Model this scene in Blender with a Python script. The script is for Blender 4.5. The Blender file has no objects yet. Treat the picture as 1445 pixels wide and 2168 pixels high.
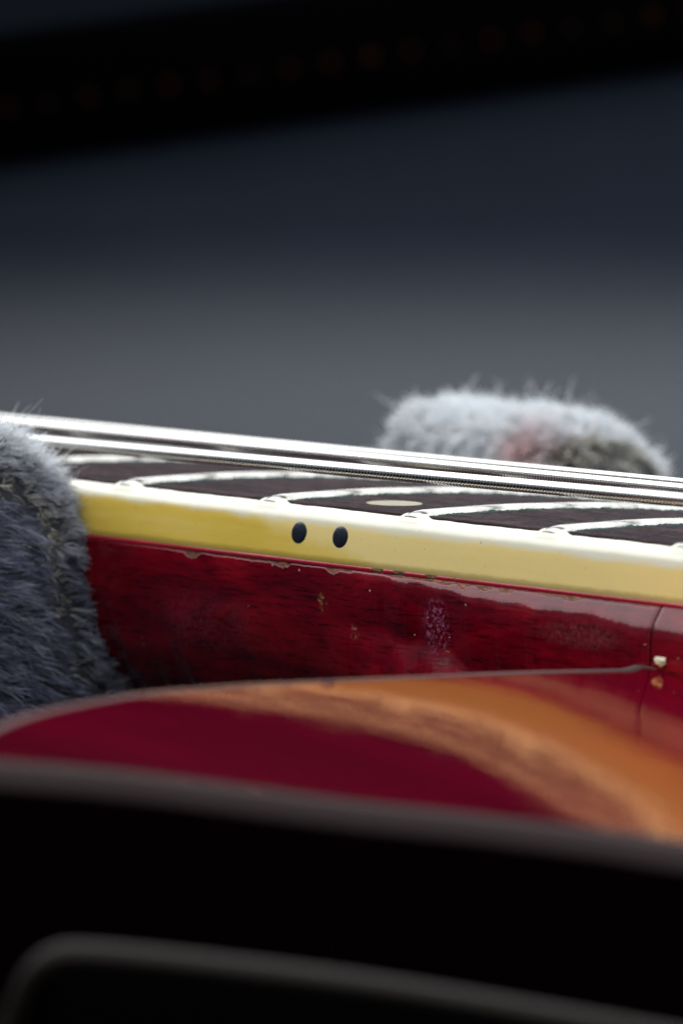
import bpy, bmesh, math, random
import numpy as np
from mathutils import Vector, Matrix

random.seed(7)
rng = np.random.default_rng(11)
S = 0.001                      # everything below is written in millimetres
sc = bpy.context.scene
col = sc.collection
R = math.radians

# ------------------------------------------------------------------ camera
TH, EL, ROLL, DIST, OX, OY = R(46.106), R(2.819), R(3.482), 804.1, 858.3, 1096.1
F = 23.4 * DIST                # focal length in photograph pixels (1445 wide)
cf = np.array([-math.sin(TH) * math.cos(EL), math.cos(TH) * math.cos(EL), -math.sin(EL)])
cr = np.array([math.cos(TH), math.sin(TH), 0.0])
cu = np.cross(cr, cf)
cr, cu = cr * math.cos(ROLL) + cu * math.sin(ROLL), cu * math.cos(ROLL) - cr * math.sin(ROLL)
def ray(px, py):
    return cf + (px - 722.5) / F * cr - (py - 1084) / F * cu
CAM = -DIST * ray(OX, OY)      # the origin is the bound edge of the neck at the twelfth fret
def on_plane(px, py, n, c):    # where the sight line through a photo point meets a plane
    n = np.array(n, float); d = ray(px, py)
    return CAM + d * ((c - n @ CAM) / (n @ d))
def at_depth(px, py, z):
    return CAM + ray(px, py) * z

cam_d = bpy.data.cameras.new('camera')
cam = bpy.data.objects.new('camera', cam_d); col.objects.link(cam)
cam.matrix_world = Matrix((
    (cr[0], cu[0], -cf[0], CAM[0] * S), (cr[1], cu[1], -cf[1], CAM[1] * S),
    (cr[2], cu[2], -cf[2], CAM[2] * S), (0, 0, 0, 1)))
cam_d.sensor_fit = 'HORIZONTAL'; cam_d.sensor_width = 36
cam_d.lens = F / 1445 * 36
cam_d.clip_start = 0.02; cam_d.clip_end = 100
cam_d.dof.use_dof = True
cam_d.dof.focus_distance = 805 * S
cam_d.dof.aperture_fstop = cam_d.lens / 9.5      # a 9.5 mm pupil
sc.camera = cam

# ------------------------------------------------------------------ world and lamps
w = bpy.data.worlds.new('World'); sc.world = w; w.use_nodes = True
bg = w.node_tree.nodes['Background']
bg.inputs[0].default_value = (0.70, 0.80, 1.0, 1); bg.inputs[1].default_value = 0.16
sc.view_settings.view_transform = 'Standard'; sc.view_settings.look = 'None'
sc.view_settings.exposure = 0.2; sc.view_settings.gamma = 1
def lamp(name, loc, aim, sx, sy, power, colour):
    l = bpy.data.lights.new(name, 'AREA'); l.shape = 'RECTANGLE'; l.size = sx * S; l.size_y = sy * S
    l.energy = power; l.color = colour
    o = bpy.data.objects.new(name, l); col.objects.link(o)
    o.location = Vector(loc) * S
    d = (Vector(aim) - Vector(loc)).normalized()
    o.rotation_euler = d.to_track_quat('-Z', 'Y').to_euler()
    return o
lamp('overhead_softbox', (-450, 380, 1050), (-450, 380, 0), 4800, 4500, 138, (0.96, 0.985, 1.0))
sc.cycles.max_bounces = 8
try: sc.cycles.use_denoising = True; sc.cycles.denoising_prefilter = 'FAST'
except Exception: pass

# ------------------------------------------------------------------ helpers
def link(name, verts, faces, mat, parent=None, smooth=True, attr=None):
    me = bpy.data.meshes.new(name)
    v = np.asarray(verts, np.float64) * S
    me.from_pydata(v.tolist(), [], [list(map(int, f)) for f in faces])
    if smooth: me.polygons.foreach_set('use_smooth', [True] * len(me.polygons))
    me.materials.append(mat); me.update()
    o = bpy.data.objects.new(name, me); col.objects.link(o)
    if parent: join(o, parent)
    return o
def join(o, parent):
    o.parent = parent
    p, M = parent, Matrix.Identity(4)
    base = parent['_base'] if '_base' in parent else (0, 0, 0)
    o.matrix_parent_inverse = Matrix.Translation(-Vector(base))
def empty(name, base, label, cat, group=None):
    o = bpy.data.objects.new(name, None); col.objects.link(o)
    o.location = Vector(base) * S; o.empty_display_size = 0.01
    o['_base'] = [float(b) * S for b in base]
    o['label'] = label; o['category'] = cat
    if group: o['group'] = group
    return o
def grid_faces(n, m, wrap=False, off=0):
    f = []
    for i in range(n - 1):
        for j in range(m if wrap else m - 1):
            a = i * m + j; b = i * m + (j + 1) % m
            f.append((off + a, off + b, off + b + m, off + a + m))
    return f
def loft(rings, wrap=False, caps=False):
    n, m = len(rings), len(rings[0])
    v = [p for r in rings for p in r]
    f = grid_faces(n, m, wrap)
    if caps:
        f.append(tuple(range(m))[::-1]); f.append(tuple((n - 1) * m + j for j in range(m)))
    return v, f
def fix_normals(o, closed_=False):
    bm = bmesh.new(); bm.from_mesh(o.data)
    bmesh.ops.recalc_face_normals(bm, faces=bm.faces)
    if closed_ and bm.calc_volume(signed=True) < 0: bmesh.ops.reverse_faces(bm, faces=bm.faces)
    bm.to_mesh(o.data); bm.free()
def wob(x, f=1.0, seed=0.0):     # smooth wandering value in about -1..1
    return (math.sin(x * f * 1.0 + seed) + math.sin(x * f * 2.3 + seed * 1.7 + 1) * .6 + math.sin(x * f * 5.1 + seed * 2.9 + 2) * .4) / 2
def spline(pts, n):              # even resample of a Catmull-Rom through pts
    P = np.array(pts, float); P = np.vstack([2 * P[0] - P[1], P, 2 * P[-1] - P[-2]])
    out = []
    for i in range(1, len(P) - 2):
        for t in np.linspace(0, 1, 24, endpoint=False):
            a, b, c, d = P[i - 1], P[i], P[i + 1], P[i + 2]
            out.append(.5 * (2 * b + (c - a) * t + (2 * a - 5 * b + 4 * c - d) * t * t + (3 * b - a - 3 * c + d) * t ** 3))
    out.append(P[-2]); out = np.array(out)
    s = np.r_[0, np.cumsum(np.linalg.norm(np.diff(out, axis=0), axis=1))]
    q = np.linspace(0, s[-1], n)
    return np.stack([np.interp(q, s, out[:, k]) for k in range(out.shape[1])], 1)

# ------------------------------------------------------------------ materials
def mat(name):
    m = bpy.data.materials.new(name); m.use_nodes = True
    nt = m.node_tree
    return m, nt, nt.nodes['Principled BSDF']
def setp(b, **k):
    for a, v in k.items():
        b.inputs[a.replace('_', ' ')].default_value = v
class G:                         # small node helper
    def __init__(s, nt): s.nt = nt
    def n(s, t, **k):
        o = s.nt.nodes.new(t)
        for a, v in k.items(): setattr(o, a, v)
        return o
    def l(s, a, b): s.nt.links.new(a, b)
    def pos(s, scale=(1, 1, 1), loc=(0, 0, 0)):      # object space, in millimetres times scale
        t = s.n('ShaderNodeTexCoord'); m = s.n('ShaderNodeMapping')
        m.inputs['Scale'].default_value = [1000 * x for x in scale]; m.inputs['Location'].default_value = loc
        s.l(t.outputs['Object'], m.inputs[0]); return m.outputs[0]
    def noise(s, vec, scale, detail=4, rough=.55, dist=0):
        t = s.n('ShaderNodeTexNoise'); s.l(vec, t.inputs['Vector'])
        t.inputs['Scale'].default_value = scale; t.inputs['Detail'].default_value = detail
        t.inputs['Roughness'].default_value = rough; t.inputs['Distortion'].default_value = dist
        return t.outputs['Fac']
    def ramp(s, fac, stops):
        r = s.n('ShaderNodeValToRGB'); s.l(fac, r.inputs[0])
        e = r.color_ramp.elements
        while len(e) < len(stops): e.new(.5)
        for x, (p, c) in zip(e, stops):
            x.position = p; x.color = (*c, 1) if len(c) == 3 else c
        return r.outputs[0]
    def math(s, op, a, b=None, clamp=False):
        m = s.n('ShaderNodeMath', operation=op); m.use_clamp = clamp
        for i, x in enumerate((a, b)):
            if x is None: continue
            if isinstance(x, (int, float)): m.inputs[i].default_value = x
            else: s.l(x, m.inputs[i])
        return m.outputs[0]
    def mix(s, fac, a, b):
        m = s.n('ShaderNodeMix', data_type='RGBA')
        if isinstance(fac, (int, float)): m.inputs[0].default_value = fac
        else: s.l(fac, m.inputs[0])
        for i, x in ((6, a), (7, b)):
            if isinstance(x, tuple): m.inputs[i].default_value = (*x, 1)
            else: s.l(x, m.inputs[i])
        return m.outputs[2]
    def sep(s, vec):
        x = s.n('ShaderNodeSeparateXYZ'); s.l(vec, x.inputs[0]); return x.outputs
    def bump(s, h, b, strength=.2, dist=.0001, to='Normal'):
        n = s.n('ShaderNodeBump'); n.inputs['Strength'].default_value = strength; n.inputs['Distance'].default_value = dist
        s.l(h, n.inputs['Height']); s.l(n.outputs[0], b.inputs[to]); return n.outputs[0]
    def blob(s, pos, c, r):      # 1 at c falling to 0 at distance r (mm, ellipsoid)
        m = s.n('ShaderNodeMapping', vector_type='POINT')
        m.inputs['Scale'].default_value = [1 / x for x in r]
        m.inputs['Location'].default_value = [-a / x for a, x in zip(c, r)]
        s.l(pos, m.inputs[0])
        g = s.n('ShaderNodeVectorMath', operation='LENGTH'); s.l(m.outputs[0], g.inputs[0])
        return s.math('SUBTRACT', 1.0, g.outputs['Value'], clamp=True)

def plain(name, c, rough=.5, metal=0, coat=0, spec=.5):
    m, nt, b = mat(name); setp(b, Base_Color=(*c, 1), Roughness=rough, Metallic=metal, Coat_Weight=coat, Specular_IOR_Level=spec)
    return m

def neck_lacquer():
    m, nt, b = mat('cherry_lacquer_over_mahogany'); g = G(nt)
    p = g.pos(); ps = g.pos((.16, .5, .5))
    big = g.noise(ps, .55, 5, .6, .6)
    base = g.ramp(big, [(.30, (.075, .001, .006)), (.5, (.150, .0010, .008)), (.70, (.26, .004, .011))])
    gr = g.noise(g.pos((.30, 2.4, 3.4)), 1.0, 5, .72, .5)
    grain = g.ramp(gr, [(.36, (.22, .2, .25)), (.50, (1, 1, 1))])
    mm = g.n('ShaderNodeMix', data_type='RGBA', blend_type='MULTIPLY'); mm.inputs[0].default_value = .85
    g.l(base, mm.inputs[6]); g.l(grain, mm.inputs[7]); c = mm.outputs[2]
    # crusty residue patch and small dried spots
    crust = g.noise(p, 2.6, 6, .75)
    def stain(c, px, py, r, colr, lo, hi):       # dried residue, ragged by noise
        q = on_plane(px, py, (0, 1, 0), .3)
        bl = g.blob(p, q, r)
        f = g.math('MULTIPLY', g.ramp(bl, [(.0, (0, 0, 0)), (.45, (1, 1, 1))]), g.ramp(crust, [(lo, (0, 0, 0)), (hi, (1, 1, 1))]))
        return g.mix(g.math('MULTIPLY', f, .7), c, colr)
    c = stain(c, 930, 1322, (2.1, 2, 3.0), (.50, .16, .30), .50, .60)
    c = stain(c, 683, 1275, (.9, 2, 1.0), (.42, .24, .10), .52, .60)
    c = stain(c, 745, 1338, (.7, 2, 1.0), (.36, .20, .10), .52, .60)
    c = stain(c, 1250, 1345, (7, 3, 1.6), (.24, .07, .07), .42, .70)
    c = stain(c, 430, 1330, (9, 4, 4.0), (.16, .05, .07), .45, .75)
    vo = g.n('ShaderNodeTexVoronoi'); g.l(p, vo.inputs['Vector']); vo.inputs['Scale'].default_value = .55
    dm = g.math('MULTIPLY', g.math('LESS_THAN', vo.outputs['Distance'], .05), g.math('GREATER_THAN', g.sep(vo.outputs['Color'])[0], .55))
    c = g.mix(g.math('MULTIPLY', dm, .75), c, (.75, .68, .66))
    g.l(c, b.inputs['Base Color'])
    rr = g.ramp(g.noise(p, .8, 5, .7), [(.35, (.10,) * 3), (.65, (.24,) * 3)])
    g.l(rr, b.inputs['Roughness'])
    setp(b, Coat_Weight=.55, Coat_Roughness=.05, Specular_IOR_Level=.15)
    h = g.math('ADD', g.math('MULTIPLY', gr, .25), g.noise(p, .35, 3))
    g.bump(h, b, .35, .00025); g.bump(g.noise(p, .5, 4), b, .25, .0003, 'Coat Normal')
    return m

def binding_mat():
    m, nt, b = mat('aged_cream_binding'); g = G(nt)
    p = g.pos(); x, y, z = g.sep(p)
    n1 = g.noise(g.pos((.06, 1, .5)), 1.0, 4, .6); n2 = g.noise(p, .22, 3)
    # amber lacquer rubbed off along the rolled edge, pale plastic bare there
    zz = g.math('ADD', z, g.math('MULTIPLY', g.math('SUBTRACT', n2, .5), 1.0))
    zz = g.math('ADD', zz, g.math('MULTIPLY', x, .007))
    worn = g.ramp(g.math('MULTIPLY_ADD', zz, 1.0), [(0, (0, 0, 0)), (1, (1, 1, 1))])
    wf = g.n('ShaderNodeMapRange', interpolation_type='SMOOTHSTEP'); g.l(zz, wf.inputs[0])
    wf.inputs[1].default_value = -1.9; wf.inputs[2].default_value = -1.05
    amber = g.ramp(n1, [(.3, (.72, .49, .06)), (.55, (.80, .57, .10)), (.75, (.84, .63, .17))])
    # soft reflection painted as paler colour, from near the side dots towards the body
    refl_mask = g.n('ShaderNodeMapRange', interpolation_type='SMOOTHSTEP')
    g.l(g.math('ADD', x, g.math('MULTIPLY', g.math('ADD', z, g.math('MULTIPLY', n2, 2.0)), 4.5)), refl_mask.inputs[0])
    refl_mask.inputs[1].default_value = -26; refl_mask.inputs[2].default_value = -17
    amber = g.mix(g.math('MULTIPLY', refl_mask.outputs[0], .75), amber, (.95, .76, .34))
    c = g.mix(wf.outputs[0], amber, (.80, .78, .62))
    sp = g.noise(p, 2.4, 2, .5)
    c = g.mix(g.math('MULTIPLY', g.ramp(sp, [(.24, (1, 1, 1)), (.29, (0, 0, 0))]), .55), c, (.22, .10, .03))
    # grubby line at the foot of the binding
    ft = g.n('ShaderNodeMapRange', interpolation_type='SMOOTHSTEP'); g.l(g.math('ADD', z, g.math('MULTIPLY', g.noise(g.pos((.5, 1, 1)), 1.2, 5, .7), 1.0)), ft.inputs[0])
    ft.inputs[1].default_value = -3.75; ft.inputs[2].default_value = -4.05
    c = g.mix(g.math('MULTIPLY', ft.outputs[0], .35), c, (.50, .35, .12))
    g.l(c, b.inputs['Base Color'])
    setp(b, Roughness=.34, Coat_Weight=.55, Coat_Roughness=.10, Subsurface_Weight=.12, Subsurface_Scale=.0006)
    b.inputs['Subsurface Radius'].default_value = (1, .7, .3)
    g.bump(g.noise(p, .5, 4), b, .12, .0003)
    return m

def rosewood():
    m, nt, b = mat('worn_rosewood'); g = G(nt)
    a = g.noise(g.pos((.05, .22, 1)), 1.1, 6, .7, .5); pore = g.noise(g.pos((.35, .75, 3)), 1.5, 5, .8)
    c = g.ramp(a, [(.28, (.010, .006, .009)), (.5, (.030, .018, .022)), (.72, (.070, .045, .045))])
    mm = g.n('ShaderNodeMix', data_type='RGBA', blend_type='MULTIPLY'); mm.inputs[0].default_value = .9
    g.l(c, mm.inputs[6]); g.l(g.ramp(pore, [(.40, (.10, .08, .12)), (.56, (1.25, 1.2, 1.2))]), mm.inputs[7])
    dust = g.noise(g.pos((.6, .8, 2)), 2.4, 5, .8)
    c = g.mix(g.math('MULTIPLY', g.ramp(dust, [(.60, (0, 0, 0)), (.72, (1, 1, 1))]), .55), mm.outputs[2], (.26, .20, .19))
    g.l(c, b.inputs['Base Color']); setp(b, Roughness=.75, Specular_IOR_Level=.06)
    g.bump(pore, b, .8, .0002)
    return m

def fret_metal():
    m, nt, b = mat('worn_nickel_silver'); g = G(nt); p = g.pos()
    n = g.noise(p, .7, 5, .6)
    g.l(g.ramp(n, [(.30, (.33, .32, .29)), (.60, (.49, .48, .45))]), b.inputs['Base Color'])
    g.l(g.ramp(n, [(.4, (.30,) * 3), (.65, (.20,) * 3)]), b.inputs['Roughness']); setp(b, Metallic=1.0)
    g.bump(g.noise(g.pos((1, .35, 1)), 1.2, 3), b, .04, .0002)
    return m

def string_metal():
    m, nt, b = mat('polished_nickel_winding'); g = G(nt)
    setp(b, Base_Color=(.80, .775, .74, 1), Metallic=1.0, Roughness=.20)
    return m

def top_lacquer():
    m, nt, b = mat('deep_cherry_gloss_top'); g = G(nt); p = g.pos()
    n = g.noise(g.pos((.03, .12, .1)), 1.0, 4)
    g.l(g.ramp(n, [(.3, (.15, .0003, .018)), (.7, (.23, .0007, .026))]), b.inputs['Base Color'])
    setp(b, Roughness=.5, Specular_IOR_Level=0)
    # a coloured lacquer film: its mirror image comes back warm
    gl = g.n('ShaderNodeBsdfGlossy'); gl.inputs['Color'].default_value = (.56, .295, .135, 1); gl.inputs['Roughness'].default_value = .035
    fr = g.n('ShaderNodeFresnel'); fr.inputs['IOR'].default_value = 1.48
    bm_ = g.n('ShaderNodeBump'); bm_.inputs['Strength'].default_value = .10; bm_.inputs['Distance'].default_value = .0003
    g.l(g.noise(g.pos((.03, .5, .5)), 1.0, 3), bm_.inputs['Height']); g.l(bm_.outputs[0], gl.inputs['Normal'])
    mx = g.n('ShaderNodeMixShader'); g.l(g.math('MULTIPLY', fr.outputs[0], .78), mx.inputs[0])
    g.l(b.outputs[0], mx.inputs[1]); g.l(gl.outputs[0], mx.inputs[2]); g.l(mx.outputs[0], nt.nodes['Material Output'].inputs[0])
    return m

def fur_mat():
    m, nt, b = mat('plush_pile'); g = G(nt)
    a = g.n('ShaderNodeAttribute', attribute_name='tint')
    g.l(a.outputs['Color'], b.inputs['Base Color']); setp(b, Roughness=.55, Specular_IOR_Level=.25, Sheen_Weight=.15)
    tr = g.n('ShaderNodeBsdfTranslucent'); g.l(a.outputs['Color'], tr.inputs[0])
    mx = g.n('ShaderNodeMixShader'); mx.inputs[0].default_value = .25
    out = nt.nodes['Material Output']
    g.l(b.outputs[0], mx.inputs[1]); g.l(tr.outputs[0], mx.inputs[2]); g.l(mx.outputs[0], out.inputs[0])
    return m

def lining_mat():
    m, nt, b = mat('dark_grey_lining'); g = G(nt); p = g.pos()
    g.l(g.ramp(g.noise(p, .05, 5, .6), [(.3, (.0064, .0102, .0185)), (.7, (.0086, .0130, .0232))]), b.inputs['Base Color'])
    setp(b, Roughness=.9, Sheen_Weight=.25, Specular_IOR_Level=.1)
    g.bump(g.noise(p, 1.2, 3), b, .4, .0004)
    return m

M_LAC, M_BIND, M_ROSE, M_FRET, M_STR = neck_lacquer(), binding_mat(), rosewood(), fret_metal(), string_metal()
M_TOP, M_FUR, M_LINE = top_lacquer(), fur_mat(), lining_mat()
def raw_wood():
    m, nt, b = mat('chipped_bare_mahogany'); g = G(nt)
    g.l(g.ramp(g.noise(g.pos((.4, 1, 2)), 2.5, 5, .7), [(.35, (.05, .016, .012)), (.5, (.16, .055, .022)), (.68, (.36, .15, .065))]), b.inputs['Base Color'])
    setp(b, Roughness=.7); g.bump(g.noise(g.pos(), 3, 5), b, .8, .0003); return m
M_RAW = raw_wood()
M_STAIN = plain('bled_red_stain', (.42, .012, .035), .3, 0, .5)
M_DOT = plain('black_side_dot', (.014, .018, .030), .25, 0, .3)  # the bluish sheen of the dots is put into the base colour
def pearl():
    m, nt, b = mat('aged_pearloid'); g = G(nt)
    g.l(g.ramp(g.noise(g.pos((.5, 1, 1)), .8, 4), [(.3, (.22, .20, .12)), (.7, (.38, .35, .22))]), b.inputs['Base Color'])
    setp(b, Roughness=.35); return m
M_PEARL = pearl()
def verdigris():
    m, nt, b = mat('verdigris_grime'); g = G(nt)
    g.l(g.ramp(g.noise(g.pos(), 1.8, 5, .7), [(.36, (.004, .008, .008)), (.52, (.005, .045, .040)), (.64, (.03, .075, .06)), (.72, (.16, .08, .025))]), b.inputs['Base Color'])
    setp(b, Roughness=.85); g.bump(g.noise(g.pos(), 4, 4), b, .9, .0002); return m
M_VERD = verdigris()
M_BBIND = plain("dulled_body_binding", (.062, .044, .043), .7, 0, 0, .15)
M_SIDE = plain('shaded_cherry_side', (.002, .0005, .0009), .8, 0, 0, 0)  # cherry side with its shade put into a near-black base colour
M_FOAM = plain('dark_pad_backing', (.03, .032, .042), .95)
M_BLACK = plain('black_vinyl', (.0008, .0008, .0011), .9, 0, 0, 0)
M_PIPE = plain('taupe_piping', (.008, .0052, .0032), .6, 0, 0, .2)
M_STITCH = plain('rust_orange_stitch', (.017, .005, .0014), .9, 0, 0, 0)
M_CHIP = plain('pale_glue_flake', (.55, .48, .34), .5, 0, .3)
M_LINT = plain('pale_lint', (.75, .72, .68), .7)

# ------------------------------------------------------------------ floor
FLOOR = -62.0
def floor_mat():
    m, nt, b = mat('dark_floor'); g = G(nt)
    g.l(g.ramp(g.noise(g.pos((.01, .01, .01)), 1.5, 5), [(.3, (.0009, .0015, .0028)), (.7, (.0014, .0022, .004))]), b.inputs['Base Color'])
    setp(b, Roughness=.85, Specular_IOR_Level=.15); return m
fl = link('floor', [(-9000, -3000, FLOOR - 7), (9000, -3000, FLOOR - 7), (9000, 12000, FLOOR - 7), (-9000, 12000, FLOOR - 7)], [(0, 1, 2, 3)], floor_mat(), smooth=False)
fl['kind'] = 'structure'
def wall_mat():
    m, nt, b = mat('dark_blue_wall'); g = G(nt)
    g.l(g.ramp(g.noise(g.pos((.004, .004, .004)), 1.5, 5), [(.3, (.003, .0048, .008)), (.7, (.0045, .007, .011))]), b.inputs['Base Color'])
    setp(b, Roughness=.9, Specular_IOR_Level=.1); return m
fwd = np.array([-math.sin(TH), math.cos(TH), 0]); sid = np.array([math.cos(TH), math.sin(TH), 0])
wc = CAM * [1, 1, 0] + fwd * 4600
wv = [wc + sid * a + fwd * d + np.array([0, 0, z]) for d in (0, 80) for a, z in ((-4500, FLOOR - 7), (4500, FLOOR - 7), (4500, 3200), (-4500, 3200))]
wl = link('wall', wv, [(0, 1, 2, 3), (7, 6, 5, 4), (3, 2, 6, 7), (0, 4, 5, 1), (0, 3, 7, 4), (1, 5, 6, 2)], wall_mat(), smooth=False)
wl['kind'] = 'structure'

# ------------------------------------------------------------------ guitar: neck
SCALE = 628.65
def fret_x(n): return SCALE * (2 ** (-12 / 12) - 2 ** (-n / 12))
NW = 52.0                                   # fretboard width
def arch(y): return math.sqrt(305.0 ** 2 - (y - NW / 2) ** 2) - math.sqrt(305.0 ** 2 - (NW / 2) ** 2)
SEAM = float(on_plane(1394, 1350, (0, 1, 0), 0.0)[0])     # where the neck enters the body
TAU = R(4.4)                                # pitch of the neck against the body
PN = np.array([math.sin(TAU), 0, math.cos(TAU)])
PZ = on_plane(1394, 1414, (0, 1, 0), 0.2); PC = float(PN @ PZ)
def top_z(x, y): return (PC - PN[0] * x) / PN[2]

guitar = empty('electric_guitar', (60, 26, FLOOR), 'cherry red electric guitar with cream bound neck and silver frets lying between grey plush pads', 'guitar')
X0, X1 = -170.0, 150.0

# wood of the neck: bare timber core, with a lacquer skin that is chipped along its upper edge
def neck_depth(x):
    t = min(max((x + 10) / 60, 0), 1); t = t * t * (3 - 2 * t)
    return 20.5 + 22 * t
def lip(x):                                  # height of the rolled upper edge, wider towards the body
    t = min(max((x + 12) / 45, 0), 1)
    return .25 + 1.8 * t + (.10 + .25 * t) * wob(x, .28, 4) + .08 * t * wob(x, 1.3, 2)
def neck_y(x, z, off=0.0):
    d = -z - 5.2
    q = min(max(d, 0) / neck_depth(x), 1)
    y = NW / 2 * (1 - math.sqrt(max(1 - q ** 2.1, 0)))
    L = lip(x)
    u = (d - L) * 5 / (.4 + L * .35)                # outward slope that bends into the flat side
    y -= .62 * (d - math.log1p(math.exp(min(u, 40))) / 5 * (.4 + L * .35)) * min(1, (L - .2) * 1.5)
    return y + off
def neck_rings(x, z0, off, n=34, zj=0.0, z_end=None):
    D = neck_depth(x); zb = -5.2 - D
    out = []
    for k in range(n):
        t = (k / (n - 1)) ** 1.35
        z = (z0 + zj) * (1 - t) + (z_end if z_end is not None else zb + .01) * t
        out.append((x, neck_y(x, z, off), z))
    return out
xs = np.r_[np.linspace(X0, -60, 12), np.arange(-58, SEAM - .6, .35), SEAM - .08]
v, f = loft([neck_rings(x, -5.0, .08) + [(x, NW / 2, -5.25 - neck_depth(x))] + [(x, NW - p[1], p[2]) for p in neck_rings(x, -5.0, .08)[::-1]] for x in xs])
o = link('neck', v, f, M_RAW, guitar); fix_normals(o)
def chip(x):                                 # ragged loss of lacquer below the binding
    r = random.random()
    a = .04 + .04 * wob(x, 1.6, 3) + .03 * wob(x, 6.3, 1)
    for c, wd, dp in CHIPS:
        if abs(x - c) < wd: a += dp * (.35 if wd > 1.9 else .9) * (1 - ((x - c) / wd) ** 2) * (.75 + .5 * r)
    return max(a, .03)
def px_x(px, py=1240): return float(on_plane(px, py, (0, 1, 0), 0.1)[0])
CHIPS = [(px_x(a), wd, dp) for a, wd, dp in (
    (405, 1.3, .55), (380, 2.4, .25), (470, 3.0, .22), (520, 2, .25), (560, 2.4, .35), (598, 1.2, .45), (705, 1.0, .45), (735, 1.0, .22), (850, 2.4, .35), (905, 2.2, .40), (985, .8, .45),
    (945, 1.2, .30), (1030, 1.1, .40), (1075, 1.0, .42), (1180, 2.2, .45), (1215, 1.2, .35))]
xs2 = np.r_[np.linspace(X0, -60, 12), np.arange(-58, SEAM - .45, .13), SEAM - .2, SEAM - .04]
rings = []
for x in xs2:
    ch = chip(x)
    e = min(max((SEAM - .04 - x) / .15, 0), 1)          # lacquer rounds over at the seam
    rings.append([(p[0], p[1] + .14 * (1 - e) ** 2, p[2]) for p in ([(x, neck_y(x, -5.31 - ch) + .10, -5.29 - ch)] + neck_rings(x, -5.33, 0.0, 40, -ch))])
v, f = loft(rings)
o = link('neck_lacquer', v, f, M_LAC, guitar); fix_normals(o)
o['label'] = 'glossy cherry red lacquer with a ragged chipped upper edge'
# the heel block on the body side of the seam
xs3 = np.r_[SEAM + .04, SEAM + .2, np.arange(SEAM + .6, X1, 2.5)]
rings = []
for x in xs3:
    e = min(max((x - SEAM - .04) / .15, 0), 1)
    rings.append([(p[0], p[1] + .05 + .12 * (1 - e) ** 2, p[2]) for p in neck_rings(x, -5.30, .05, 30, 0, -22)])
v, f = loft(rings)
o = link('neck_heel', v, f, M_LAC, guitar); fix_normals(o)
# thin line of stain that bled along the foot of the binding, broken where it flaked off
def strip(xa, xb, z0, z1, y, mtl, name):
    n = max(int((xb - xa) / .3), 3); L = []
    for x in np.linspace(xa, xb, n + 1):
        j = .03 * wob(x, 4, z0)
        L.append([(x, y + .22, z0 + .02), (x, y, z0 + .0), (x, y - .01, z1 + j), (x, y + .16, z1 + j - .03)])
    v, f = loft(L); o = link(name, v, f, mtl, guitar); fix_normals(o); return o
gaps = [(px_x(a, 1210), px_x(b, 1210)) for a, b in ((788, 812), (834, 858), (902, 926), (962, 966))]
xa = X0
for a, b in gaps + [(X1, X1)]:
    strip(xa, a, -4.80, -5.27, .02, M_STAIN, 'stain_line'); xa = b
strip(X0, X1, -4.80, -5.30, .055, M_RAW, 'bare_wood_edge')
# binding: outer face, rolled top edge
def bind_ring(x, side):
    pts = [(.12, -5.0), (.0, -4.86), (0, -4.2), (-.02, -3.4), (-.03, -2.6), (-.02, -2.0)]
    r = 1.45
    pts += [(r - r * math.cos(a) - .02 * (1 - a), -r + r * math.sin(a)) for a in np.linspace(.1, math.pi / 2, 10)]
    pts += [(1.6, .0), (1.75, -.25)]
    if side: pts = [(NW - p[0], p[1]) for p in pts]
    dz = .035 * wob(x, .5, 1) + .02 * wob(x, 2.2, 5)
    return [(x, p[0] + .02 * wob(x, .35, 2), p[1] + (dz if i > 5 else 0)) for i, p in enumerate(pts)]
bnd = []
for side in (0, 1):
    v, f = loft([bind_ring(x, side) for x in np.arange(X0, X1, .8)])
    o = link('neck_binding', v, f, M_BIND, guitar); fix_normals(o); bnd.append(o)
# fretboard
v, f = loft([[(x, 1.58, -1.2)] + [(x, y, arch(y) + .012 * wob(x * .7 + y, 1.1, y)) for y in np.linspace(1.58, NW - 1.58, 40)] + [(x, NW - 1.58, -1.2)] for x in np.arange(X0, X1, 1.2)])
board = link('fretboard', v, f, M_ROSE, guitar); fix_normals(board)
# frets
def fret_mesh():
    prof = [(.98 * math.cos(a) , .60 * abs(math.sin(a))) for a in np.linspace(0, math.pi, 13)]
    rings = []
    for y, s_, ws in [(.62, .22, .80), (.68, .40, .92), (.95, .66, .98), (1.4, .88, 1), (1.9, .98, 1), (2.4, 1, 1)] + [(y, 1, 1) for y in np.linspace(3.2, NW - 3.2, 40)] + [(NW - 1.4, .8, 1), (NW - .8, .2, .8)]:
        rings.append([(px * ws, y, arch(y) + pz * s_ - .02 + (.01 * wob(y, .5, 2) if pz > .35 else 0)) for px, pz in prof])
    return loft(rings, caps=True)
fv, ff = fret_mesh()
f0 = link('fret', fv, ff, M_FRET, guitar); fix_normals(f0)
def verd_mesh(sgn, seed):
    rings = []
    for y in np.arange(2.0, NW - 2, .22):
        h = max(.08 + .08 * wob(y, 1.3, seed) + .06 * random.random(), .012); wd = max(.13 + .12 * wob(y, 1.9, seed + 2) + .12 * random.random(), .05)
        z = arch(y)
        rings.append([(sgn * (.90 - h * .25), y, z + h + .05), (sgn * 0.99, y, z + h * .7 + .02), (sgn * (1.03 + wd * .4), y, z + .03), (sgn * (1.02 + wd), y, z + .006)])
    return loft(rings)
vv, vf = verd_mesh(1, 1.0); g0 = link('verdigris', vv, vf, M_VERD, f0); 
g0.matrix_parent_inverse = Matrix.Identity(4); fix_normals(g0)
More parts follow.
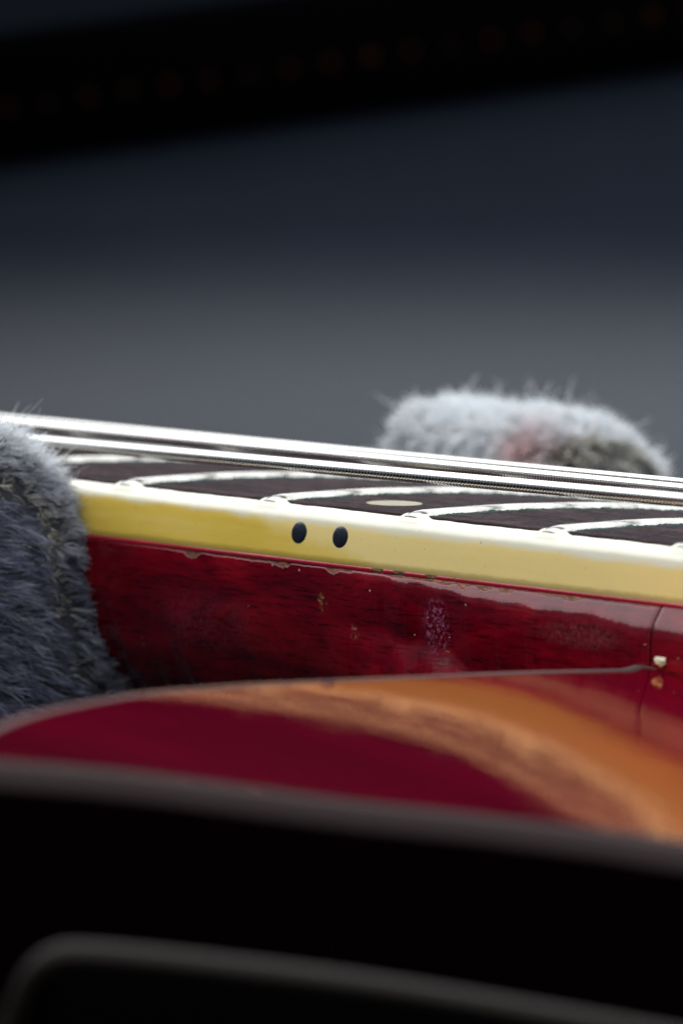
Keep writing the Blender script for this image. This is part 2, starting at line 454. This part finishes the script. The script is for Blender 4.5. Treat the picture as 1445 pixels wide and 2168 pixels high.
def nib_mesh():
    rings = []
    for y, s_ in [(.26, -.1), (.36, .25), (.5, .6), (.75, .95), (1.1, 1.05), (1.6, 1.0)]:
        zb = -1.45 + math.sqrt(max(1.45 ** 2 - (1.45 - y) ** 2, 0)) if y < 1.45 else 0
        rings.append([(px, y, zb - .03 + s_ * pz) for px, pz in ((-2.3, 0), (-1.75, .12), (-1.3, .34), (-1.0, .42), (0, .44), (1.0, .42), (1.2, .34), (1.6, .12), (2.1, 0))])
    return loft(rings)
nv, nf = nib_mesh()
nb0 = link('fret_nib', nv, nf, M_BIND, bnd[0]); nb0.matrix_parent_inverse = Matrix.Identity(4); fix_normals(nb0)
for i, n in enumerate((8, 9, 10, 11, 12, 13, 14, 15, 16, 17)):
    if i == 0: a, b, c = f0, g0, nb0
    else:
        a = f0.copy(); col.objects.link(a); b = g0.copy(); b.parent = a; col.objects.link(b); c = nb0.copy(); col.objects.link(c)
    a.location = (fret_x(n) * S, 0, 0); c.location = (fret_x(n) * S, 0, 0)
# inlay and side dots
def disc(r, h, n=40, rx=1.0):
    rings = [[(0, 0, h)] * n] + [[(r * k * math.cos(a) * rx, r * k * math.sin(a), z) for a in np.linspace(0, 2 * math.pi, n, endpoint=False)] for k, z in ((.35, h * .93), (.6, h * .78), (.8, h * .5), (.93, h * .25), (1, h * .05), (1, -h))]
    return loft(rings, wrap=True)
q = on_plane(834, 1067.5, (0, 0, 1), arch(7.0))
dv, df = disc(2.6, .03)
ang = math.asin((NW / 2 - q[1]) / 305)
dv = [(q[0] + a, q[1] + b * math.cos(ang), arch(q[1]) + b * math.sin(ang) + c + .012) for a, b, c in dv]
o = link('inlay_dot', dv, df, M_PEARL, board); o.matrix_parent_inverse = Matrix.Identity(4); fix_normals(o)
for k, (px, py) in enumerate(((633, 1127.5), (720, 1137))):
    q = on_plane(px, py, (0, 1, 0), -.03)
    dv, df = disc(1.0, .17)
    dv = [(q[0] + a + .13 * b, -.035 - c, q[2] + b) for a, b, c in dv]
    o = link('side_dot', dv, df, M_DOT, bnd[0]); o.matrix_parent_inverse = Matrix.Identity(4); fix_normals(o)

# strings
def string_obj(Y, A, B, r, pitch):
    a = on_plane(*A, (0, 1, 0), Y); b = on_plane(*B, (0, 1, 0), Y)
    d = (b - a) / (b[0] - a[0])
    xa, xb = -150.0, 120.0
    if not pitch:
        xs_ = np.linspace(xa, xb, 30); m = 12
        ringv = [[(x, Y + r * math.cos(t), (a + d * (x - a[0]))[2] + r * math.sin(t)) for t in np.linspace(0, 2 * math.pi, m, endpoint=False)] for x in xs_]
        v, f = loft(ringv, wrap=True); o = link('string', v, f, M_STR, guitar); fix_normals(o); return
    m = 16; th = np.linspace(0, 2 * math.pi, m, endpoint=False)
    x1, x2 = -75.0, 62.0
    xs_ = np.r_[np.linspace(xa, x1 - .5, 8), np.arange(x1, x2, pitch / 7), np.linspace(x2 + .5, xb, 8)]
    ph = (xs_[:, None] / pitch + th[None, :] / (2 * math.pi)) % 1
    rw = pitch / 2
    rr = r - rw + rw * np.sqrt(np.clip(1 - (2 * ph - 1) ** 2, 0.06, 1)) * 1.0
    wound = ((xs_ > x1 - .1) & (xs_ < x2))[:, None]
    rr = np.where(wound, rr, r)
    zc = a[2] + d[2] * (xs_ - a[0])
    V = np.stack([np.repeat(xs_[:, None], m, 1), Y + rr * np.cos(th), zc[:, None] + rr * np.sin(th)], 2).reshape(-1, 3)
    n = len(xs_)
    i, j = np.meshgrid(np.arange(n - 1), np.arange(m), indexing='ij')
    A_ = i * m + j; B_ = i * m + (j + 1) % m
    Fc = np.stack([A_, A_ + m, B_ + m, B_], 2).reshape(-1, 4)
    o = link('string', V, Fc, M_STR, guitar); fix_normals(o)
string_obj(3.6, (200, 946), (1440, 1058.5), .64, .42)
string_obj(13.4, (500, 944), (1445, 1036), .52, .35)
string_obj(23.0, (500, 932), (1445, 1022), .41, .28)
string_obj(31.5, (500, 930), (1445, 1019), .22, 0)
string_obj(40.0, (500, 931), (1445, 1019), .165, 0)
string_obj(48.3, (500, 934), (1445, 1021), .127, 0)

# small crumb of glue at the seam
q = on_plane(1397, 1403, (0, 1, 0), neck_y(SEAM, -10.2) - .15)
bm = bmesh.new(); bmesh.ops.create_icosphere(bm, subdivisions=2, radius=1)
for vtx in bm.verts:
    k = 1 + .45 * wob(vtx.co.x * 3 + vtx.co.z * 5, 1.2, vtx.co.y * 3)
    vtx.co = Vector((q[0] + vtx.co.x * .62 * k, q[1] + vtx.co.y * .35 * k, q[2] + vtx.co.z * .42 * k + .25 * (abs(vtx.co.x))))
chipv = [tuple(x.co) for x in bm.verts]; chipf = [[y.index for y in x.verts] for x in bm.faces]; bm.free()
o = link('glue_flake', chipv, chipf, M_CHIP, guitar, smooth=False)

# ------------------------------------------------------------------ guitar: body horn
def on_top(px, py, dz=0.0): return on_plane(px, py, PN, PC + dz)
far = [on_top(*p) for p in ((-120, 1592), (-60, 1555), (40, 1515), (170, 1486), (300, 1466), (450, 1453), (600, 1444), (850, 1432), (1100, 1421), (1300, 1415.5), (1394, 1414))]
far = [p for p in far] + [np.array([SEAM + 25, .4, top_z(SEAM + 25, 0)]), np.array([X1, .6, top_z(X1, 0)])]
near = [on_top(*p) for p in ((-120, 1592), (0, 1606), (250, 1628), (500, 1660), (750, 1693), (1000, 1720), (1250, 1752), (1445, 1782), (1800, 1835), (2300, 1915))]
NS, NT = 120, 40
FA, NE = spline(far, NS), spline(near, NS)
rings = []
for i in range(NS):
    r = []
    for j in range(NT + 1):
        t = j / NT
        p = FA[i] * (1 - t) + NE[i] * t
        wdt = np.linalg.norm(FA[i] - NE[i])
        k_ = min(max((.69 * p[0] + .72 * p[1] - 0) / 30, 0), 1); k_ = k_ * k_ * (3 - 2 * k_)
        h = min(wdt / 70, 1) * ((.45 - 1.22 * k_) * 4 * t * (1 - t))
        r.append(p + np.array([0, 0, h]))
    rings.append(r)
v, f = loft(rings)
top = link('body_top', v, f, M_TOP, guitar); fix_normals(top)
# binding round the horn, then the side
path = np.vstack([FA[::-1][:-1], NE])
tan = np.gradient(path, axis=0); tan /= np.linalg.norm(tan, axis=1)[:, None]
nrm = np.cross(tan, [0, 0, 1]); nrm /= np.linalg.norm(nrm, axis=1)[:, None]
cen = path.mean(0)
sgn = np.sign(((path - cen) * nrm).sum(1)); sgn = 1 if np.median(sgn) > 0 else -1
nrm *= sgn
prof = [(-1.4, -.3), (-1.3, .02), (-.8, .04), (-.2, -.02), (.15, -.2), (.3, -.55), (.34, -1.2), (.34, -2.3), (.2, -2.45)]
v, f = loft([[p + n * a + np.array([0, 0, b]) for a, b in prof] for p, n in zip(path, nrm)])
o = link('body_binding', v, f, M_BBIND, guitar); fix_normals(o)
v, f = loft([[p + n * a + np.array([0, 0, b]) for a, b in ((.22, -2.4), (.22, -8), (.22, -20), (.22, -40), (-.5, -42), (-3, -42.5))] for p, n in zip(path, nrm)])
o = link('body_side', v, f, M_SIDE, guitar); fix_normals(o)

# ------------------------------------------------------------------ plush pads
def inset(poly, d):
    P = np.array(poly); t = np.roll(P, -1, 0) - np.roll(P, 1, 0); t /= np.linalg.norm(t, axis=1)[:, None] + 1e-9
    n = np.stack([-t[:, 1], t[:, 0]], 1)
    area = .5 * np.sum(P[:, 0] * np.roll(P[:, 1], -1) - P[:, 1] * np.roll(P[:, 0], -1))
    return P + n * d * (1 if area > 0 else -1)
def closed(pts, n):
    P = spline(list(pts) + [pts[0]], n + 1); return P[:-1]
def pad_body(outline, xf, xb, rf, parent, lumps=.2):
    P = closed(outline, 160); c = P.mean(0)
    rings = []
    def ring(x, d, k=1.0):
        Q = inset(P, d); Q = c + (Q - c) * k; return [(x, a, b) for a, b in Q]
    for k in (.05, .3, .55, .8): rings.append(ring(xf, rf, k))
    for a in np.linspace(0, math.pi / 2, 7): rings.append(ring(xf - rf + rf * math.cos(a), rf - rf * math.sin(a)))
    for x in np.linspace(xf - rf, xb + rf, 8)[1:-1]: rings.append(ring(x, 0))
    for a in np.linspace(math.pi / 2, 0, 7): rings.append(ring(xb + rf - rf * math.cos(a), rf - rf * math.sin(a)))
    for k in (.8, .4, .05): rings.append(ring(xb, rf, k))
    v, f = loft(rings, wrap=True, caps=True)
    lump = sines(21, 10, .03, .12); v = np.array(v); v = v + (v - v.mean(0)) / np.linalg.norm(v - v.mean(0), axis=1)[:, None] * (lump(v) * lumps)[:, None]
    o = link('pad_backing', v, f, M_FOAM, parent); fix_normals(o, True)
    return o, P
def sines(seed, n=10, fmin=.1, fmax=.6):
    r = np.random.default_rng(seed); k = r.normal(size=(n, 3)); k /= np.linalg.norm(k, axis=1)[:, None]
    k *= r.uniform(fmin, fmax, n)[:, None]; ph = r.uniform(0, 6.28, n)
    return lambda p: np.sin(p @ k.T * 6.28 + ph).sum(1) / math.sqrt(n)
def sample_surface(o, count, keep):
    me = o.data; me.calc_loop_triangles()
    co = np.empty(len(me.vertices) * 3); me.vertices.foreach_get('co', co); co = co.reshape(-1, 3) / S
    tri = np.empty(len(me.loop_triangles) * 3, int); me.loop_triangles.foreach_get('vertices', tri); tri = tri.reshape(-1, 3)
    nn = np.empty(len(me.vertices) * 3); me.vertex_normals.foreach_get('vector', nn); nn = nn.reshape(-1, 3)
    A, B, C = co[tri[:, 0]], co[tri[:, 1]], co[tri[:, 2]]
    ar = np.linalg.norm(np.cross(B - A, C - A), axis=1) / 2
    want, count = count, 900000
    t = rng.choice(len(tri), count, p=ar / ar.sum())
    u, v_ = rng.random(count), rng.random(count); s_ = u + v_ > 1; u[s_], v_[s_] = 1 - u[s_], 1 - v_[s_]
    p = A[t] + (B - A)[t] * u[:, None] + (C - A)[t] * v_[:, None]
    n = nn[tri[t, 0]] * (1 - u - v_)[:, None] + nn[tri[t, 1]] * u[:, None] + nn[tri[t, 2]] * v_[:, None]
    n /= np.linalg.norm(n, axis=1)[:, None]
    w_ = keep(p, n); i_ = rng.choice(count, want, replace=False, p=w_ / w_.sum())
    return p[i_], n[i_]
def unit(a): return a / (np.linalg.norm(a, axis=1)[:, None] + 1e-9)
def strands(name, p, d0, bend, length, width, tint, parent, seg=4):
    N = len(p); t = np.linspace(0, 1, seg + 1)
    side = unit(np.cross(d0, rng.normal(size=(N, 3))))
    V = np.empty((N, seg + 1, 2, 3))
    for k, q in enumerate(t):
        c = p + d0 * (length * q)[:, None] + bend * (length * q * q)[:, None]
        wd = (width * (1 - .75 * q ** 1.5))[:, None] * .5
        V[:, k, 0] = c - side * wd; V[:, k, 1] = c + side * wd
    base = (np.arange(N) * (seg + 1) * 2)[:, None, None]
    k = np.arange(seg)[None, :, None] * 2
    Fc = (base + k + np.array([0, 1, 3, 2])[None, None, :]).reshape(-1, 4)
    me = bpy.data.meshes.new(name)
    nv, nf_ = N * (seg + 1) * 2, len(Fc)
    me.vertices.add(nv); me.vertices.foreach_set('co', (V.reshape(-1) * S))
    me.loops.add(nf_ * 4); me.loops.foreach_set('vertex_index', Fc.reshape(-1).astype(np.int32))
    me.polygons.add(nf_); me.polygons.foreach_set('loop_start', np.arange(nf_, dtype=np.int32) * 4)
    me.polygons.foreach_set('use_smooth', np.ones(nf_, bool))
    me.update(calc_edges=True)
    at = me.color_attributes.new('tint', 'FLOAT_COLOR', 'POINT')
    cc = np.ones((N, (seg + 1) * 2, 4)); cc[:, :, :3] = tint[:, None, :]
    at.data.foreach_set('color', cc.reshape(-1)); me.materials.append(M_FUR); me.validate()
    o = bpy.data.objects.new(name, me); col.objects.link(o); join(o, parent); o['kind'] = 'stuff'
    return o
def edge_dist(P, p):             # distance in the Y-Z plane from points to the outline
    A = P; B = np.roll(P, -1, 0); out = np.full(len(p), 1e9)
    q = p[:, 1:]
    for a, b in zip(A, B):
        ab = b - a; t = np.clip(((q - a) @ ab) / (ab @ ab), 0, 1)
        out = np.minimum(out, np.linalg.norm(q - a - t[:, None] * ab, axis=1))
    return out
def clump(p, k, amount, rnd):
    c = p[rng.choice(len(p), k, replace=False)]
    idx = np.empty(len(p), int)
    for i in range(0, len(p), 4000):
        idx[i:i + 4000] = ((p[i:i + 4000, None, :] - c[None]) ** 2).sum(2).argmin(1)
    return c, idx, (c[idx] - p) * amount
BLUE = np.array([.052, .058, .112]); GREY = np.array([.21, .22, .30]); PALE = np.array([.76, .785, .81]); CREAM = np.array([.60, .57, .48]); PINK = np.array([.72, .46, .46])

# near pad
XF = -43.0
def yz(px, py, x=XF): q = on_plane(px, py, (1, 0, 0), x); return (float(q[1]), float(q[2]))
sil = [yz(*p) for p in ((-60, 912), (15, 917), (60, 934), (105, 962), (145, 1003), (172, 1055), (186, 1110), (198, 1180), (215, 1260), (238, 1340), (280, 1418), (345, 1495))]
zt = sil[0][1]
outl = [(-34, -40), (-34, zt - 9), (-31, zt - 3), (-25, zt - .5), (-19, zt)] + sil[0:] + [(sil[-1][0] + 3, sil[-1][1] - 6), (sil[-1][0] + 4, -50), (sil[-1][0] + 3, FLOOR + 3), (-10, FLOOR + .5), (-28, FLOOR + .5), (-34, FLOOR + 4)]
pad = empty('plush_pad', (XF - 13, -12, FLOOR), 'frayed blue grey plush pad with a split seam, against the near side of the neck', 'pad', 'plush neck pads')
po, P1 = pad_body(outl, XF, XF - 26, 3.2, pad)
def build_fur(po, P, pad, count, xf, near):
    keep = lambda c, n: np.where(n[:, 0] < -.6, 0.0, 1) * np.where(c[:, 2] < (-24 if near else -3), .03, 1) * np.where((n[:, 1] * (1 if near else -1) < -.5) & near, .25, 1)
    p, n = sample_surface(po, count, keep)
    e = edge_dist(P, p); front = (n[:, 0] > .55)
    sa, sb, sc_ = sines(1 + near), sines(5 + near, 10, .05, .2), sines(9 + near, 10, .5, 1.2)
    seam = (5.0 if near else 3.3) + .4 * sb(p)
    onface = p[:, 0] > xf - 1.6
    # the split seam: pile gone in an uneven gap
    gap = onface & (np.abs(e - seam) < (.70 if near else 1.15) + .50 * sa(p)) & (e > .6)
    k = ~gap | (rng.random(len(p)) < .04)
    p, n, e, seam, front, onface = p[k], n[k], e[k], seam[k], front[k], onface[k]
    N = len(p)
    flow = np.stack([.25 * np.ones(N), (1.0 if near else -.4) * np.ones(N), .20 * sb(p) - .05], 1)
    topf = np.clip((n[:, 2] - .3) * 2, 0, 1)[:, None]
    outer = (onface & (e < seam))[:, None]
    flow = np.where(outer, flow * .5 + np.array([.4, 0, .1]) , flow)
    flow = flow * (1 - .6 * topf) + np.stack([.3 * sa(p), .3 * sc_(p), .2 * np.ones(N)], 1) * topf
    c, idx, pull = clump(p, N // 22, .38 if near else .18, None)
    cj = rng.normal(size=(len(c), 3)) * .30
    d = unit(n * .55 + flow * .9 + cj[idx] + rng.normal(size=(N, 3)) * .16)
    L = rng.uniform(1.3, 2.5, N) * (1 + .25 * sa(p)); L *= np.where(outer[:, 0], .70, 1); L *= np.where(onface & (e > seam) & (e < seam + 2.2), .5 + .2 * (e - seam) / 2.2, 1)
    wild = rng.random(N) < .03
    L[wild] *= 1.35; d[wild] = unit(d[wild] + rng.normal(size=(wild.sum(), 3)) * .6)
    bend = pull / L[:, None] * .8 + np.array([0, 0, -.12]) + rng.normal(size=(N, 3)) * np.where(wild, .35, .10)[:, None]
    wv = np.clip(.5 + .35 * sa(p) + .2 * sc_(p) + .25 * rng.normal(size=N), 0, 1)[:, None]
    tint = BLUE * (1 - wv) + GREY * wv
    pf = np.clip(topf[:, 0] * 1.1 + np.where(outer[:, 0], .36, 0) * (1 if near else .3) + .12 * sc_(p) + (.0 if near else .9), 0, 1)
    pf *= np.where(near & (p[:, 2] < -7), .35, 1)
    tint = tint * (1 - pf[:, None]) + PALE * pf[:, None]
    cr_ = (rng.random(N) < .03 + (0 if near else .7) * (onface & (e < seam - .6) & (e > seam - 2.0)) + .25 * (onface & (np.abs(e - seam) < 1.1)))
    tint[cr_] = CREAM * rng.uniform(.6, 1.1, cr_.sum())[:, None]
    tint *= rng.uniform(.75, 1.2, N)[:, None]
    return p, n, e, d, bend, L, tint
p, n, e, d, bend, L, tint = build_fur(po, P1, pad, 52000, XF, True)
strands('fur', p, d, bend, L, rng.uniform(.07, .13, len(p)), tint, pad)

# frayed threads in the split of the near seam, and wild fibres on its crest
def fray(pad, P, xf, ys, n, sel, seed):
    Q = inset(P, 4.8 if xf == XF and pad is globals()['pad'] else 3.3); Q = Q[sel(Q)]
    i = rng.integers(0, len(Q), n)
    b = np.stack([np.full(n, xf) + rng.uniform(-.2, .3, n), Q[i, 0] + rng.normal(size=n) * .45, Q[i, 1] + rng.normal(size=n) * .5], 1)
    cl = (np.sin(Q[i, 1] * 2.1 + seed) > -.1)
    b = b[cl]; m = len(b)
    d = unit(np.stack([rng.uniform(.3, 1, m), rng.normal(size=m) * .6, rng.normal(size=m) * .5 - .3], 1))
    t = CREAM * rng.uniform(.5, 1.1, m)[:, None]
    return strands('frayed_seam', b, d, rng.normal(size=(m, 3)) * .5, rng.uniform(.5, 1.3, m), rng.uniform(.07, .15, m), t, pad)
fray(pad, P1, XF, None, 360, lambda Q: (Q[:, 1] > -14) & (Q[:, 1] < 4) & (Q[:, 0] > -20), 1)
def wildf(pad, P, xf, lo, hi, n, zmin, xr=2.0):
    Q = P[(P[:, 1] > zmin) & (P[:, 0] > lo) & (P[:, 0] < hi)]
    i = rng.integers(0, len(Q), n)
    b = np.stack([xf - rng.uniform(.2, xr, n), Q[i, 0], Q[i, 1]], 1)
    d = unit(np.stack([rng.normal(size=n) * .5 + .25, rng.normal(size=n) * .5 + .2, rng.uniform(.3, 1.1, n)], 1))
    return strands('loose_fibres', b, d, rng.normal(size=(n, 3)) * .8, rng.uniform(.8, 1.9, n), rng.uniform(.05, .1, n), PALE * rng.uniform(.7, 1.1, n)[:, None], pad, 6)
wildf(pad, P1, XF, -24, 2, 110, -3, 3)

# far pad, on the other side of the neck
XR = -43.0
o2 = [yz(*q, XR) for q in ((1178, 1150), (1174, 1060), (1174, 985), (1186, 932), (1214, 906), (1257, 899), (1306, 909), (1355, 930), (1398, 962), (1426, 1006), (1442, 1080), (1450, 1200))]
outl2 = o2 + [(o2[-1][0], FLOOR + 3), (o2[-1][0] - 4, FLOOR + .5), (o2[0][0] + 3, FLOOR + .5), (o2[0][0], FLOOR + 4), (o2[0][0], -30)]
pad2 = empty('plush_pad', (XR - 13, o2[0][0] + 8, FLOOR), 'pale grey plush pad with a pink stain, blurred behind the strings', 'pad', 'plush neck pads')
po2, P2 = pad_body(outl2, XR, XR - 25.5, 4.5, pad2, .18)
p, n, e, d, bend, L, tint = build_fur(po2, P2, pad2, 40000, XR, False)
q = on_plane(1125, 955, (0, 1, 0), o2[0][0]); s_ = np.exp(-((p[:, 0] - q[0]) / 2.6) ** 2 - ((p[:, 2] - q[2]) / 1.8) ** 2 - ((p[:, 1] - o2[0][0]) / 4) ** 2)[:, None]
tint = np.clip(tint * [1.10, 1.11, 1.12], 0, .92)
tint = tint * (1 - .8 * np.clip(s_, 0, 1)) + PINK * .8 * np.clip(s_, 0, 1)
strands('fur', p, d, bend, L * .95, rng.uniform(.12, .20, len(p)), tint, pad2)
fray(pad2, P2, XR, None, 500, lambda Q: (Q[:, 1] > -6), 2)
wildf(pad2, P2, XR, o2[0][0] - 2, o2[-1][0], 24, 0, 22)

# ------------------------------------------------------------------ guitar case
case = empty('guitar_case', tuple(at_depth(722, 1084, 1000) * [1, 1, 0] + [0, 0, FLOOR - 6]), 'open black guitar case with dark grey lined lid behind and taupe piped edge in front', 'case')
DL = 1080.0
fh = np.array([cf[0], cf[1], 0]); fh /= np.linalg.norm(fh)
roll = math.atan(.142)
la = cr * math.cos(roll) + cu * math.sin(roll)
lb = -cr * math.sin(roll) + cu * math.cos(roll)
K = 1080 / 1310
O = at_depth(722, 232, DL)
def tray(prof, half=170, n=40):
    return loft([[O + la * s_ + lb * b * K + fh * h * K for b, h in prof] for s_ in np.linspace(-half, half, n)])
# lining: the far wall runs up to the slanting rim, the floor of the lid slopes down towards the guitar
rings = []
BF = -(565 - 232) / 1084 * 62.2            # where wall and floor of the lid meet, below O
for s_ in np.linspace(-170, 170, 50):
    hr = s_ * math.tan(roll)
    bow = .00035 * s_ * s_
    f0_ = BF - bow
    pr = [(hr + 1.5, 5), (hr, 5), (hr * .6 + f0_ * .4 + 4, 4.6), (hr * .25 + f0_ * .75 + 5, 3.8), (f0_ + 7, 2.5)]
    b_, h_ = pr[-1]
    for a_ in (75, 66, 56, 46, 37, 30, 24, 19, 15.5, 13, 11, 9.5, 8.5):
        b_ -= 1.55; h_ -= 1.55 / math.tan(R(a_)); pr.append((b_, h_))
    pr += [(b_ - (150 + h_) * .135, -150), (b_ - 20, -158), (FLOOR - 10, -160)]
    rings.append([O + cr * s_ + cu * b + fh * h for b, h in pr])
v, f = loft(rings); o = link('lid_lining', v, f, M_LINE, case); fix_normals(o)
rim = [(0, 6.5), (-.4, 4.5), (0, 3), (1, 2.2), (3, 1.9), (14, 1.8), (17, 2.4), (18.4, 4), (18.4, 14), (0, 14)]
v, f = tray(rim + [rim[0]]); o = link('lid_rim', v, f, M_BLACK, case); fix_normals(o)
sv = None
for k in range(24):
    b0 = O + la * (-60 + k * 4.95) + lb * 7.0 * K + fh * (1.5 * K)
    if sv is None:
        v, f = disc(.9, .4, 16); v = [tuple(la * a + lb * b - fh * c) for a, b, c in v]
        sv = link('stitch', v, f, M_STITCH, case); fix_normals(sv); so = sv
    else:
        so = sv.copy(); col.objects.link(so)
    so.location = Vector(b0) * S; so.scale = [rng.uniform(.5, 1.0)] * 3
v, f = loft([[O + cr * a_ + cu * (b) + fh * h for a_, b in ((-53, -150), (-53, (-66) * math.tan(roll) + 70), (-50, (-66) * math.tan(roll) + 70), (-49.5, -150))] for h in np.linspace(5, -135, 12)], wrap=True, caps=True)
o = link('lid_shade_board', v, f, M_LINE, case); fix_normals(o)  # unseen board added beside the lid to shade the left of the lining
# near wall of the case with its piping
DP = 655.0
A0, A1 = at_depth(150, 2022, DP), at_depth(1330, 2168, DP + 30)
du = A1 - A0; du /= np.linalg.norm(du)
pip = [at_depth(-60, 2330, DP + 6), at_depth(20, 2190, DP + 3), at_depth(62, 2085, DP + 1), at_depth(105, 2036, DP), at_depth(165, 2024, DP), at_depth(400, 2045, DP), at_depth(800, 2096, DP), at_depth(1300, 2180, DP), at_depth(1800, 2270, DP)]
pp = spline(pip, 70)
tg = np.gradient(pp, axis=0); tg /= np.linalg.norm(tg, axis=1)[:, None]
rings = []
for c, t in zip(pp, tg):
    s1 = np.cross(t, fh); s1 /= np.linalg.norm(s1); s2 = np.cross(t, s1)
    rings.append([c + 1.05 * (s1 * math.cos(a) + s2 * math.sin(a)) for a in np.linspace(0, 2 * math.pi, 14, endpoint=False)])
v, f = loft(rings, wrap=True, caps=True); o = link('piping', v, f, M_PIPE, case); fix_normals(o)
down = np.array([0, 0, -1.0])
rings = []
for c, t in zip(pp, tg):
    s1 = np.cross(t, fh); s1 /= np.linalg.norm(s1)
    if s1[2] > 0: s1 = -s1
    zb = FLOOR - 6 - c[2]
    rings.append([c + s1 * .9 - fh * .9, c + s1 * 1.5 - fh * 1.6, c - fh * 1.6 + np.array([0, 0, zb]), c + fh * 1.6 + np.array([0, 0, zb]), c + s1 * 1.5 + fh * 1.6, c + s1 * .9 + fh * .9])
v, f = loft(rings, wrap=True); o = link('case_wall', v, f, M_BLACK, case); fix_normals(o)
cc = []
for s_, h in ((-260, 330 - 600), (260, 330 - 600), (330, 1270), (-330, 1270)):
    q = CAM + fh * (800 + h - 330) + cr * s_; cc.append((q[0], q[1], FLOOR - 3))
cc2 = [(a, b, FLOOR - 6.5) for a, b, _ in cc]
link('case_floor', cc + cc2, [(0, 1, 2, 3), (7, 6, 5, 4), (0, 4, 5, 1), (1, 5, 6, 2), (2, 6, 7, 3), (3, 7, 4, 0)], M_BLACK, case, smooth=False)

# keep only clean properties
for o in list(bpy.data.objects):
    if '_base' in o: del o['_base']
